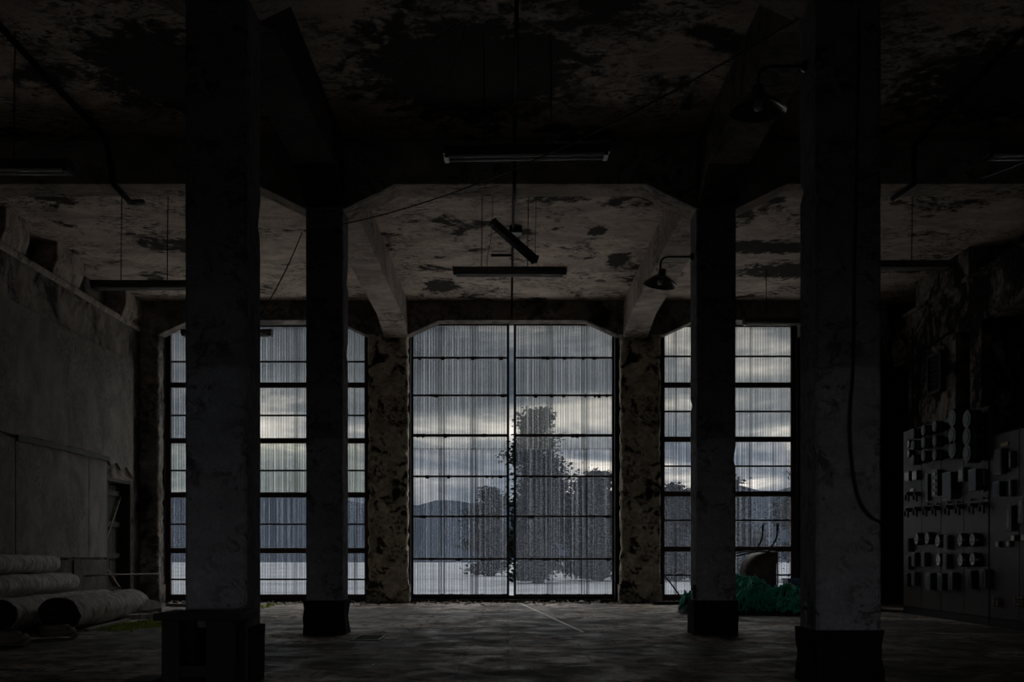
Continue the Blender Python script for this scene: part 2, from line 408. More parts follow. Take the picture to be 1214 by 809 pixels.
cb(7.75, 8.2, 'concrete cross beam over the two nearest columns, at the top edge of the photo')
def long_beam(x0, x1, y0, y1, h0, h1, label, mt='beam_concrete'):
    p = [(y0, ZC), (y0, 5.5 - h0[1]), (y0+h0[0], 5.5), (y1-h1[0], 5.5), (y1, 5.5 - h1[1]), (y1, ZC)]
    tag(MB().prism(p, x0, x1, 'x').build('ceiling_beam', mt, bevel=.012), label, 'beam')
long_beam(LX0, LX1, 13.06, 20.6, (.7, .28), (1.2, .2), 'pale concrete beam running from the left middle column to the window wall')
long_beam(RX0, RX1, 13.06, 20.6, (.7, .28), (1.2, .2), 'pale concrete beam running from the right middle column to the window wall')
long_beam(LX0, LX1, 8.2, 12.6, (.7, .28), (.7, .28), 'dark concrete beam between the nearest and middle left columns', 'beam_shaded')
long_beam(RX0, RX1, 8.2, 12.6, (.7, .28), (.7, .28), 'concrete beam above the near black gooseneck lamp', 'beam_stained_shaded')
b_ = MB()
for (a, c, h0, h1) in ((-6.98, -2.84, True, True), (-1.99, 2.19, True, True), (3.12, 5.88, True, False)):
    b_.prism([(a, ZC)] + haunched([(a, c, h0, h1)], 5.655, 5.37, .62) + [(c, ZC)], 20.6, YB)
for (a, c) in ((-6.98-.42, -6.98), (-2.84, -1.99), (2.19, 3.12), (5.88, XR)): b_.box(a, c, 20.62, YB, 5.37, ZC)
tag(b_.build('ceiling_beam', 'wall_plaster', bevel=.012), 'haunched head beam running above the tall windows', 'beam')

# ------------------------------------------------------------------ columns
def rough_col(x0, x1, y0, y1, z0, z1, ch=.022, step=.09, jit=.002, chip=.025, seed=0):
    rnd = random.Random(seed); b_ = MB()
    base = [(x0+ch, y0), (x1-ch, y0), (x1, y0+ch), (x1, y1-ch), (x1-ch, y1), (x0+ch, y1), (x0, y1-ch), (x0, y0+ch)]
    cx, cy_ = (x0+x1)/2, (y0+y1)/2
    n = max(2, int((z1-z0)/step)); d = [0]*4
    for k in range(n+1):
        z = z0 + (z1-z0)*k/n
        for c in range(4):
            if rnd.random() < chip: d[c] = rnd.uniform(.01, .035)
            else: d[c] *= rnd.choice((0, .5))
        for j, (x, y) in enumerate(base):
            c = {0: 0, 7: 0, 1: 1, 2: 1, 3: 2, 4: 2, 5: 3, 6: 3}[j]
            s = d[c]
            vx = cx-x; vy = cy_-y; L = math.hypot(vx, vy)
            if k in (0, n): s = 0
            b_.v.append((x + vx/L*s + rnd.uniform(-jit, jit), y + vy/L*s + rnd.uniform(-jit, jit), z))
    for k in range(n):
        for j in range(8):
            a = k*8+j; c = k*8+(j+1) % 8; b_.f.append((a, c, c+8, a+8))
    b_.f += [tuple(range(7, -1, -1)), tuple(range(n*8, n*8+8))]
    return b_
def column(x0, x1, y0, y1, zt, label, seed, pl=.42):
    r = empty('concrete_column', ((x0+x1)/2, (y0+y1)/2, 0)); tag(r, label, 'column')
    off = tuple(r.location)
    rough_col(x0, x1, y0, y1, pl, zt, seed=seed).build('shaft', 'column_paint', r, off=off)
    rough_col(x0-.035, x1+.03, y0-.03, y1+.03, 0, pl, ch=.03, chip=.3, jit=.006, seed=seed+50).build('plinth', 'plinth_black', r, off=off)
    return r
column(LX0+.04, LX1+.035, 7.75, 8.2, 5.21, 'nearest left square concrete column, behind the small dark bench', 1, .44)
column(RX0+.01, RX1+.02, 7.75, 8.2, 5.21, 'nearest right square concrete column with a black cable hanging down its face', 2)
column(LX0, LX1-.02, 12.6, 13.06, 5.21, 'left middle concrete column with a black plinth', 3)
column(RX0, RX1, 12.6, 13.06, 5.21, 'right middle concrete column standing in front of the green nets', 4)

def pillar(x0, x1, y0, label, seed, m_='pillar_old', base=.37):
    r = empty('wall_pillar', ((x0+x1)/2, y0, 0)); tag(r, label, 'pillar'); off = tuple(r.location)
    rough_col(x0, x1, y0, YB-.002, base, 5.37, ch=.03, chip=.25, jit=.008, seed=seed).build('shaft', m_, r, off=off)
    rough_col(x0-.03, x1+.03, y0-.04, YB-.002, 0, base, ch=.02, jit=.006, seed=seed+9).build('base_block', m_, r, off=off)
pillar(-2.80, -2.0, 20.6, 'mottled peeling pillar between the left window and the central gate', 11)
pillar(2.26, 3.06, 20.6, 'mottled peeling pillar between the central gate and the right window', 12)
pillar(-7.38, -6.98, 20.6, 'corner pillar with pale torn plaster beside the small side door', 13, 'wall_plaster')
pillar(5.94, 6.5, 20.6, 'narrow dark pillar right of the right window', 14, 'wall_dark')

# ------------------------------------------------------------------ gates and windows
YG = 21.12
def corr(x0, x1, z0, z1, y, amp=.011, pitch=.054, seed=0):
    b_ = MB(); n = int((x1-x0)/(pitch/6)); zs = [z0, (z0+z1)/2, z1]; rnd = random.Random(seed); ph = rnd.random()
    for k in range(n+1):
        x = x0+(x1-x0)*k/n; dy = amp*math.sin(2*math.pi*(x/pitch+ph))
        for zz in zs: b_.v.append((x, y+dy, zz))
    for k in range(n):
        for j in range(2):
            a = k*3+j; b_.f.append((a, a+3, a+4, a+1))
    return b_
def sheets(root, xs, lap, rows, seed=0):
    """xs = sheet boundaries, lap = overlap width, rows=(z0,z1,material)"""
    k = 0
    for (z0, z1, mt) in rows:
        for i in range(len(xs)-1):
            a = xs[i] - (lap if i else 0); c = xs[i+1]
            corr(a, c, z0, z1, YG+.035+.016*(i % 2)+.03*(rows.index((z0, z1, mt)) % 2), seed=seed).build('corrugated_sheet', mt, root, smooth=True, off=tuple(root.location)); k += 1
def gate(n, x0, x1, xs, left_leaf, rnd):
    r = empty('door_%d' % n, ((x0+x1)/2, YG, .0)); r['kind'] = 'structure'
    off = tuple(r.location)
    for (a, c) in ((x0, x0+.05), (x1-.05, x1)):
        MB().box(a, c, YG-.03, YG+.02, .1, 5.72).build('stile', 'dark_steel', r, off=off, bevel=.004)
    for i, z in enumerate((5.0, 4.23, 3.41, 2.57, 1.75, .88, .13)):
        h = .055 if i in (2, 6) else .038
        b_ = MB().box(x0+.05, x1-.05, YG-.025, YG+.015, z-h/2, z+h/2)
        for _ in range(7):                                     # flaking rust and bolts
            q = rnd.uniform(x0+.1, x1-.1); b_.box(q, q+rnd.uniform(.02, .09), YG-.028, YG+.01, z-h/2-rnd.uniform(.005, .03), z+h/2+.006)
        b_.build('rail', 'rust_steel', r, off=off)
    MB().box(x0+.05, x1-.05, YG-.025, YG+.015, 5.66, 5.72).build('rail', 'rust_steel', r, off=off)
    sheets(r, xs, .15, ((3.12, 5.74, 'sheet_grey'), (.11, 3.16, 'sheet_clear')), seed=n)
    return r
rnd = random.Random(5)
gate(1, -1.98, .03, (-1.97, -1.28, -.62, .02), True, rnd)
gate(2, .12, 2.18, (.13, .93, 1.66, 2.17), False, rnd)
def window(n, x0, x1, xs, thick, thin, rows, posts=()):
    r = empty('window_%d' % n, ((x0+x1)/2, YG, 0)); r['kind'] = 'structure'; off = tuple(r.location)
    for (a, c) in ((x0, x0+.09), (x1-.09, x1)) + tuple(posts):
        MB().box(a, c, YG-.05, YG+.02, .05, 5.72).build('post', 'rust_steel', r, off=off, bevel=.004)
    for z in thick: MB().box(x0+.09, x1-.09, YG-.04, YG+.02, z-.055, z+.055).build('rail', 'rust_steel', r, off=off, bevel=.004)
    for z in thin: MB().box(x0+.09, x1-.09, YG-.02, YG+.015, z-.018, z+.018).build('glazing_bar', 'dark_steel', r, off=off)
    sheets(r, xs, .06, rows, seed=n)
    return r
window(1, -6.98, -2.84, (-6.9, -5.6, -4.32, -3.1, -2.92), (4.44, 3.30, 2.19, 1.05, .1), (4.92, 3.82, 2.69, 1.59, .46, 5.65),
       ((3.28, 5.72, 'sheet_grey'), (2.17, 3.32, 'sheet_green'), (.06, 2.2, 'sheet_clear')))
window(2, 3.12, 5.88, (3.2, 3.48, 4.4, 5.02, 5.8), (4.44, 3.33, 2.21, 1.08, .1), (5.03, 3.9, 2.78, 1.67, .55, 5.65),
       ((3.31, 5.72, 'sheet_grey'), (2.2, 3.35, 'sheet_clear'), (.06, 2.24, 'sheet_clear')))

# side door in the left wall
r = empty('door_3', (XL-.2, (DY0+DY1)/2, 0)); r['kind'] = 'structure'; off = tuple(r.location)
b_ = MB()
for k in range(7):
    a = DY0+.06+k*(DY1-DY0-.12)/7; b_.box(XL-.24, XL-.2, a+.006, a+.158, .02, 2.3)
b_.build('plank_panel', 'dark_wood', r, off=off)
for (p, q) in (((XL-.18, DY0+.1, .9), (XL-.18, DY1-.1, 2.1)), ((XL-.18, DY1-.1, .3), (XL-.18, DY0+.1, .9))):
    MB().bar(p, q, .03, .09, (1, 0, 0)).build('brace', 'old_wood', r, off=off)
for z in (.3, .95, 1.55, 2.15): MB().box(XL-.2, XL-.15, DY0+.08, DY1-.08, z-.05, z+.05).build('ledge', 'dark_wood', r, off=off)
b_ = MB(); b_.box(XL-.28, XL+.02, DY0, DY0+.06, 0, DZ); b_.box(XL-.28, XL+.02, DY1-.06, DY1, 0, DZ); b_.box(XL-.28, XL+.02, DY0+.06, DY1-.06, DZ-.06, DZ)
b_.build('door_frame', 'dark_wood', r, off=off)

# ------------------------------------------------------------------ cladding boards on the left wall
def ragged(pts_top, pts_bot, x0, x1, name, material, label, cat='board', group=None):
    prof = pts_bot + pts_top[::-1]
    o = MB().prism(prof, x0, x1, 'x').build(name, material, bevel=.004)
    return tag(o, label, cat, group)
bot = [(7.5, 2.78)]; rr = random.Random(3); yy = 8.
while yy < 18.9: bot.append((yy, 2.78+rr.uniform(-.04, .02))); yy += rr.uniform(.15, .5)
bot += [(18.93, 2.74), (19.1, 2.62), (19.35, 2.70), (19.6, 2.58), (19.85, 2.66), (20.2, 2.47)]
ragged([(7.5, 4.74), (20.2, 4.74)], bot, XL, XL+.06, 'wall_sheet', 'board_grey', 'very large dark grey upper sheet covering the left wall above the side door')
ragged([(15.42, 2.72), (18.1, 2.72)], [(15.42, .92), (18.1, .92)], XL, XL+.045, 'wall_board', 'board_grey', 'wide grey board on the left wall above the felt rolls')
ragged([(18.13, 2.70), (18.92, 2.68)], [(18.13, .92), (18.92, .92)], XL, XL+.04, 'wall_board', 'board_grey', 'narrow grey board on the left wall next to the side door')
ragged([(9.0, 2.72), (15.38, 2.72)], [(9.0, .92), (15.38, .92)], XL, XL+.05, 'wall_board', 'board_grey', 'grey board at the left edge of the photo above the rolls')
ragged([(9, .88), (17.4, .88), (17.42, .5), (17.5, .5), (17.52, .88), (18.92, .88)], [(9, .0), (18.92, .0)], XL, XL+.035, 'wall_board', 'board_light', 'low pale skirting board with a dark notch left of the side door')
b_ = MB(); yy = 15.4
while yy < 18.9:
    q = yy + rr.uniform(.1, .3); b_.box(XL+.05, XL+.09, yy, min(q, 18.93), 2.70-rr.uniform(0, .025), 2.77+rr.uniform(0, .02)); yy = q
tag(b_.build('batten', 'dark_wood'), 'ragged black batten across the left wall boards', 'batten')
tag(MB().tube([(XL+.06, 17.9, .60), (XL+.2, 18.6, .61), (-6.93, 20.54, .59)], .014, 8).build('barrier_bar', 'rust_steel', smooth=True), 'thin iron bar across the side door at knee height', 'bar')

# ------------------------------------------------------------------ hanging fluorescent fixtures
def fixture(cx, y, z, label, L=1.6, rods=True, tilt=None, rodtop=ZC, group=None):
    r = empty('strip_light', (cx, y, z)); tag(r, label, 'ceiling light', group)
    h = L/2
    b_ = MB().prism([(-.11, .0), (-.05, .09), (.05, .09), (.11, .0), (.10, -.005), (.045, .07), (-.045, .07), (-.10, -.005)], -h, h, 'x')
    b_.box(-h, -h+.012, -.10, .10, -.01, .085); b_.box(h-.012, h, -.10, .10, -.01, .085)
    b_.build('housing', 'fixture_tray', r)
    for s in (-.05, .05):
        MB().tube([(-h+.05, s, -.018), (h-.05, s, -.018)], .015, 10).build('lamp_tube', 'tube_glass', r, smooth=True)
    for s in (-h+.03, h-.03):
        MB().box(s-.02, s+.02, -.075, .075, -.036, .06).build('lamp_holder', 'fixture_tray', r)
    if rods:
        for s in (-.4, .25):
            MB().tube([(s, 0, .08), (s+.01, 0, (rodtop-z))], .007, 6).build('hanger_rod', 'wire_black', r)
    return r
f1 = fixture(.18, 10.0, 4.86, 'nearest hanging strip light with two bare tubes, high in the centre'); f1.rotation_euler = (0, R(-1.2), R(1.0))
fixture(.03, 14.5, 4.93, 'hanging strip light above the central gate, lowest of the centre lights')
fixture(-5.04, 14.5, 4.74, 'black strip light hanging left of the nearest left column')
fixture(-5.04, 10.0, 4.72, 'strip light hanging at the upper left edge of the photo')
fixture(5.43, 14.5, 5.02, 'strip light hanging right of the nearest right column')
fixture(5.43, 10.0, 4.86, 'strip light hanging at the upper right edge of the photo')
fixture(4.98, 18.3, 5.08, 'short dark strip light in front of the top of the right window')
fixture(-4.98, 18.3, 4.88, 'dark strip light in front of the top of the left window')
# the fallen one, hung diagonally on its loose wires
r = empty('strip_light', at(609, 287, 14.1)); tag(r, 'fallen strip light hanging diagonally above the straight one', 'ceiling light')
p0 = Vector(at(584, 264, 13.9)) - r.location; p1 = Vector(at(634, 308, 14.35)) - r.location
b_ = MB().bar(p0, p1, .10, .10); b_.build('housing', 'black_enamel', r, bevel=.008)
for q in (p0, p1): MB().bar(q*.985, q*1.04, .12, .12).build('end_cap', 'fixture_tray', r, bevel=.008)
o = MB().tube([p0, (p0+Vector((-.0, .0, .3))), Vector((p0.x-.02, p0.y, ZC-r.location.z))], .006, 6); o.build('loose_wire', 'wire_black', r)
o = MB().tube([p0, p0+Vector((-.03, .05, -.25)), p0+Vector((-.08, .12, -.45)), Vector((p0.x-.07, p0.y+.3, p0.z-.62))], .005, 6); o.build('loose_wire', 'wire_black', r)
o = MB().tube([p1, p1+Vector((.01, 0, .4)), Vector((p1.x+.02, p1.y, ZC-r.location.z))], .005, 6); o.build('loose_wire', 'wire_black', r)

# conduits on the ceiling
def pipe(pts, rad, name, material, label, cat='pipe', n=8):
    return tag(MB().tube(pts, rad, n).build(name, material, smooth=True), label, cat)
pipe([(.08, 8.2, 6.02), (.08, 12.58, 6.02)], .02, 'conduit', 'conduit', 'straight conduit on the ceiling above the nearest centre strip light')
pipe([(.08, 12.57, 6.0), (.08, 12.56, 5.5), (.08, 13.1, 5.48), (.08, 13.1, 6.0), (.08, 20.55, 6.02), (.08, 20.57, 5.7)], .02, 'conduit', 'conduit', 'straight conduit along the middle of the stained ceiling to the window wall')
r = tag(MB().box(.02, .22, 15.9, 16.1, 5.95, 6.05).build('junction_box', 'dark_steel', bevel=.01), 'small square junction box on the ceiling over the fallen light', 'box')
pipe([(-.28, 17.3, 6.0), (.06, 17.3, 6.0)], .025, 'cross_conduit', 'conduit', 'short crosswise conduit stub on the stained ceiling')
pipe([(-4.8, 8.2, 6.0), (-4.8, 12.3, 5.95), (-4.8, 12.55, 5.5), (-4.8, 13.1, 5.46), (-4.78, 13.5, 5.60)], .035, 'conduit', 'conduit', 'thick conduit crossing the upper left ceiling with a broken end')
pipe([(4.9, 8.2, 6.0), (4.95, 12.55, 5.97), (4.95, 12.57, 5.5), (4.85, 13.0, 5.47)], .03, 'conduit', 'conduit', 'thin conduit crossing the upper right ceiling')
pts = []
for k in range(17):
    s = k/16; pts.append((2.2+3.0*0+ (3.9-.0)*0 + (3.55+ .45*(1-s)) , 8.3+s*4.2, 5.9-.55*math.sin(s*math.pi)*.6 - s*.35))
pipe(pts, .014, 'slack_cable', 'wire_black', 'slack black cable drooping under the upper right ceiling', 'cable', 6)
def sag(p, q, s, n=24):
    p, q = Vector(p), Vector(q)
    return [tuple(p.lerp(q, k/n) - Vector((0, 0, s*4*(k/n)*(1-k/n)))) for k in range(n+1)]
pipe(sag(at(946, 22, 8.0), at(360, 274, 12.55), .28), .007, 'slack_cable', 'wire_black', 'thin wire strung from the nearest right column across to the left middle column', 'cable', 6)
pipe(sag(at(358, 276, 12.7), at(309, 374, 8.3), .05), .007, 'slack_cable', 'wire_black', 'thin wire running from the left middle column down to the nearest left column', 'cable', 6)
# cable down the face of the nearest right column
pc = [at(1019, 10, 7.72), at(1017, 150, 7.72), at(1014, 300, 7.72), at(1012, 430, 7.72), at(1008, 490, 7.70), at(1010, 545, 7.70), at(1018, 590, 7.70), at(1032, 612, 7.70), at(1046, 620, 7.74)]
sm = []
for i in range(len(pc)-1):
    for k in range(5):
        tt = k/5; p_, q_ = Vector(pc[i]), Vector(pc[i+1]); a_, b2 = Vector(pc[max(i-1, 0)]), Vector(pc[min(i+2, len(pc)-1)])
        sm.append(tuple(.5*((2*p_)+(-a_+q_)*tt+(2*a_-5*p_+4*q_-b2)*tt**2+(-a_+3*p_-3*q_+b2)*tt**3)))
sm.append(pc[-1])
pipe(sm, .011, 'hanging_cable', 'wire_black', 'thick black cable hanging down the nearest right column and curling off its edge', 'cable')

# ------------------------------------------------------------------ gooseneck lamps
def gooseneck(px, py, d, mount_x, label, tilt=0):
    c = Vector(at(px, py, d)); r = empty('gooseneck_lamp', c); tag(r, label, 'lamp')
    Rr = .215
    outp = [(.035, .20), (.045, .19), (.05, .13), (.075, .115), (.12, .085), (.18, .04), (Rr, .0)]
    sh = MB().lathe(outp, n=32).build('shade', 'black_enamel', r, smooth=True)
    sh.rotation_euler = (0, R(tilt), 0)
    inner = [(Rr-.002, .001), (.176, .036), (.115, .08), (.07, .108), (.03, .115), (.001, .116)]
    i_ = MB().lathe(inner, n=32).build('shade_lining', 'shade_inside', r, smooth=True); i_.rotation_euler = sh.rotation_euler
    MB().lathe([(.001, -.0), (.03, .008), (.042, .04), (.03, .085), (.02, .11)], n=20).build('bulb', 'tube_glass', r, smooth=True)
    dx = mount_x - c.x
    arm = [(0, 0, .18), (0, 0, .26), (.01, 0, .30), (.04, 0, .335), (.09, 0, .35), (dx-.02, 0, .35)]
    MB().tube(arm, .013, 10).build('arm', 'black_enamel', r, smooth=True)
    MB().lathe([(.001, dx-.04), (.035, dx-.035), (.05, dx-.005), (.05, dx)], (0, 0, .35), 20, 'x').build('wall_mount', 'black_enamel', r, smooth=True)
gooseneck(899, 132, 8.0, RX0+.005, 'black enamel gooseneck lamp on the nearest right column')
gooseneck(783, 338, 12.8, RX0-.01, 'smaller-looking black gooseneck lamp on the right middle column', 8)

# ------------------------------------------------------------------ switchboard
def onp(px, py, L=0., X=6.6):
    d = F*(X-L)/(px-602); return d, 1-(py-656)*d/F
def zz(zx, zy): return 1040+zx*.3588, 460+zy*.3585
def board(y0, y1, z1, label, n, seams):
    r = empty('switchboard', (6.6, (y0+y1)/2, 0)); tag(r, label, 'switchboard')
    off = tuple(r.location)
    for a, c in zip(seams[:-1], seams[1:]):
        MB().box(6.6, 6.65, c+.006, a-.006, .12, z1).build('slate_panel', 'slate', r, off=off, bevel=.005)
    b_ = MB(); 
    for a in (y0, y1-.05): b_.box(6.65, 6.72, a, a+.05, 0, z1+.02)
    b_.box(6.65, 6.72, y0, y1, z1-.04, z1+.02); b_.box(6.60, 6.75, y0, y1, 0, .115)
    b_.bar((6.72, y0+.1, z1-.1), (XR-.0, y0+.1, z1-.3), .04, .04); b_.bar((6.72, y1-.1, z1-.1), (XR-.0, y1-.1, z1-.3), .04, .04)
    b_.build('frame', 'dark_steel', r, off=off)
    return r, off
S1, O1 = board(14.15, 17.2, 3.02, 'tall switchboard with rows of dials, right of the nearest right column', 4, (17.2, 16.45, 15.7, 14.92, 14.15))
S2, O2 = board(11.6, 14.12, 2.60, 'lower switchboard with small plates at the right edge of the photo', 3, (14.12, 13.3, 12.45, 11.6))
def dial(S, O, zx, zy, rad=.085, L=.10, face='meter_glass'):
    px, py = zz(zx, zy); y, z = onp(px, py, L)
    o = MB().lathe([(rad*.98, 0), (rad, -.01), (rad, -L+.012), (rad*.9, -L), (rad*.82, -L)], (6.6, y, z), 20, 'x').build('dial_gauge', 'meter_case', S, smooth=True, off=O)
    MB().lathe([(.0005, -L+.004), (rad*.83, -L+.004)], (6.6, y, z), 20, 'x').build('dial_face', face, o, off=(0, 0, 0) if False else O)
    n_ = MB().bar((6.6-L-.001, y, z-rad*.1), (6.6-L-.001, y+rad*.35, z+rad*.55), .006, .003, (1, 0, 0)); n_.box(6.6-L-.002, 6.6-L+.003, y-rad*.5, y+rad*.5, z-rad*.35, z-rad*.22)
    n_.build('needle', 'meter_case', o, off=O)
def drum(S, O, zx, zy, rad, L):
    px, py = zz(zx, zy); y, z = onp(px, py, L); y = max(y, 14.17+rad)
    b_ = MB().lathe([(.0005, -L), (rad*.55, -L), (rad*.6, -L+.006), (rad*.9, -L+.006), (rad, -L+.02), (rad, -.06), (rad*.7, -.05), (rad*.7, 0)], (6.6, y, z), 20, 'x')
    o = b_.build('relay_drum', 'meter_case', S, smooth=False, off=O)
    MB().lathe([(rad*1.005, -L+.05), (rad*1.03, -L+.055), (rad*1.03, -L+.075), (rad*1.005, -L+.08)], (6.6, y, z), 20, 'x').build('band', 'brass', o, off=O)
def rect(S, O, zx, zy, w_, h_, L=.07, face='meter_glass', frame=.018, nm='meter_box'):
    """w_, h_ in metres on the panel"""
    px, py = zz(zx, zy); y, z = onp(px, py, L)
    o = MB().box(6.6-L, 6.6, y-w_/2, y+w_/2, z-h_/2, z+h_/2).build(nm, 'meter_case', S, off=O, bevel=.006)
    if face: MB().box(6.6-L-.004, 6.6-L+.001, y-w_/2+frame, y+w_/2-frame, z-h_/2+frame, z+h_/2-frame).build('glass_front', face, o, off=O)
    return o
def knob(S, O, zx, zy):
    px, py = zz(zx, zy); y, z = onp(px, py, .05)
    MB().lathe([(.0005, -.06), (.018, -.055), (.022, -.03), (.01, -.02), (.01, 0)], (6.6, y, z), 12, 'x').build('knob', 'brass', S, smooth=True, off=O)
def knife(S, O, zx, zy):
    px, py = zz(zx, zy); y, z = onp(px, py, .08)
    b_ = MB(); b_.box(6.52, 6.6, y-.07, y+.07, z+.03, z+.055); b_.box(6.50, 6.53, y-.075, y-.05, z-.06, z+.055); b_.box(6.50, 6.53, y+.05, y+.075, z-.03, z+.055); b_.box(6.5, 6.6, y-.012, y+.012, z+.05, z+.10)
    b_.build('switch_handle', 'meter_case', S, off=O)
for (a, c) in ((128, 500), (163, 498), (198, 507), (272, 503), (313, 503), (200, 570), (273, 570), (313, 568)): dial(S1, O1, a, c, .10)
for (a, c) in ((101, 185), (101, 218)): dial(S1, O1, a, c, .07)
for cx_, ys in ((115, (150, 190, 238)), (150, (140, 182, 226)), (187, (128, 176, 222))):
    for y_ in ys: drum(S1, O1, cx_, y_, .085, .20)
for cx_, ys in ((245, (100, 158, 204)), (325, (95, 153, 210))):
    for y_ in ys: drum(S1, O1, cx_, y_, .135, .24)
for a in ((97, 293), (122, 290)): rect(S1, O1, *a, .20, .16)
rect(S1, O1, 115, 338, .16, .05, .01, 'plate_white', .004, 'name_plate')
rect(S1, O1, 188, 315, .22, .40, .09, None)
for q in (286, 308, 328, 350): rect(S1, O1, 188, q, .09, .05, .10, 'plate_white', .006, 'fuse_window')
rect(S1, O1, 162, 330, .10, .42, .05, None); rect(S1, O1, 228, 325, .30, .40, .12, None); rect(S1, O1, 312, 305, .24, .30, .14, None)
rect(S1, O1, 275, 287, .18, .20, .09, 'plate_white', .03); rect(S1, O1, 344, 298, .14, .22, .06, 'slate')
for a in ((165, 385), (195, 384), (232, 379), (308, 370), (348, 365), (265, 378), (350, 340)): knob(S1, O1, *a)
for a in ((99, 365), (125, 365)): knife(S1, O1, *a)
for a in ((97, 418), (125, 415), (157, 414), (187, 412), (230, 410), (265, 408), (310, 405), (345, 402)): knife(S1, O1, *a)
for a in ((225, 512), (97, 520), (97, 580), (118, 568), (150, 568), (222, 575), (93, 635), (117, 632)): rect(S1, O1, *a, .14, .22, .08, 'slate')
for a in ((167, 640), (205, 642), (240, 640), (300, 635), (345, 632)): rect(S1, O1, *a, .16, .26, .10, 'slate', .05)
rect(S2, O2, 420, 187, .20, .06, .012, 'brass', .006, 'name_plate')
rect(S2, O2, 397, 245, .20, .34, .08, 'slate'); rect(S2, O2, 437, 237, .06, .22, .06, 'plate_white', .022); rect(S2, O2, 392, 335, .17, .20, .08, 'blue_lens', .03)
rect(S2, O2, 437, 332, .06, .22, .06, 'plate_white', .022); rect(S2, O2, 432, 432, .15, .34, .07, 'meter_glass', .05); rect(S2, O2, 473, 405, .15, .34, .07, 'meter_glass', .05)
for a in ((395, 518), (431, 517), (447, 497), (480, 495)): rect(S2, O2, *a, .09, .08, .05, 'plate_white', .01, 'plate')
for cx_ in (385, 395, 455, 465, 475):
    for y_ in (697, 708, 718): knob(S2, O2, cx_, y_)

# louvred vent and conduits on the right wall
y_, z_ = onp(1113, 443, 0, XR)
r = empty('louvre_vent', (XR, y_, z_)); tag(r, 'small louvred vent high on the right wall above the switchboard', 'vent')
b_ = MB(); b_.box(-.1, 0, -.3, -.24, -.36, .36); b_.box(-.1, 0, .24, .3, -.36, .36); b_.box(-.1, 0, -.3, .3, .30, .36); b_.box(-.1, 0, -.3, .3, -.36, -.30)
b_.build('vent_frame', 'dark_steel', r); MB().box(-.02, 0, -.24, .24, -.3, .3).build('back_plate', 'black_void', r)
for k in range(7):
    MB().bar((-.06, -.24, -.25+k*.083), (-.06, .24, -.25+k*.083), .07, .008, (.7, 0, .7)).build('slat', 'meter_glass' if k % 7 == 9 else 'conduit', r)
d1, z1_ = onp(1088, 420, .05, XR); d2, z2_ = onp(1130, 400, .05, XR)
pipe([(XR-.05, d1, .3), (XR-.05, d1, z1_), (XR-.05, d2, z1_+.12)], .022, 'conduit', 'conduit', 'bent conduit rising up the right wall beside the louvred vent')
pipe([(XR-.05, d1+.25, .3), (XR-.05, d1+.25, 5.2)], .018, 'conduit', 'conduit', 'straight upright conduit in the far right corner')

# ------------------------------------------------------------------ small bench before the nearest left column
r = empty('bench', (-2.08, 7.15, 0)); tag(r, 'small dark wooden bench in front of the nearest left column', 'bench')
rough = lambda *a, **k: rough_col(*a, **k)
MB().box(-.30, .29, -.24, .22, .545, .595).build('top', 'dark_wood', r, bevel=.008)
for (sx, sy) in ((-.19, -.18), (-.19, .16), (.13, -.18), (.13, .16)):
    MB().box(sx-(.06 if sx < 0 else .08), sx+(.06 if sx < 0 else .10), sy-.04, sy+.04, 0, .545).build('leg', 'dark_wood', r, bevel=.006)
MB().box(-.25, .23, -.2, -.16, .16, .24).build('stretcher', 'dark_wood', r, bevel=.006)
tag(MB().box(-2.62, -2.42, 7.0, 7.35, 0, .13).build('timber_block', 'dark_wood', bevel=.01), 'low black timber block lying beside the small bench', 'timber')

# steel brackets on plinths
def bracket(x, y, z, label):
    r = empty('iron_bracket', (x, y, z)); tag(r, label, 'bracket')
    MB().box(-.035, 0, -.05, .05, 0, .17).build('plate', 'dark_steel', r, bevel=.004); MB().lathe([(.0005, -.055), (.014, -.05), (.014, -.035)], (0, 0, .12), 10, 'x').build('bolt', 'dark_steel', r)
bracket(RX0-.001, 12.72, .44, 'small iron bracket low on the side of the right middle column')
bracket(RX0+.008, 7.9, .46, 'small iron bracket low on the side of the nearest right column')
def hook(px, py, d, x, label):
    z = 1-(py-656)*d/F
    pts = [(x, d, z), (x-.03*1, d, z), (x-.05, d, z-.02), (x-.05, d, z-.07), (x-.02, d, z-.09)]
    pipe(pts, .008, 'wall_hook', 'rust_steel', label, 'hook', 6)

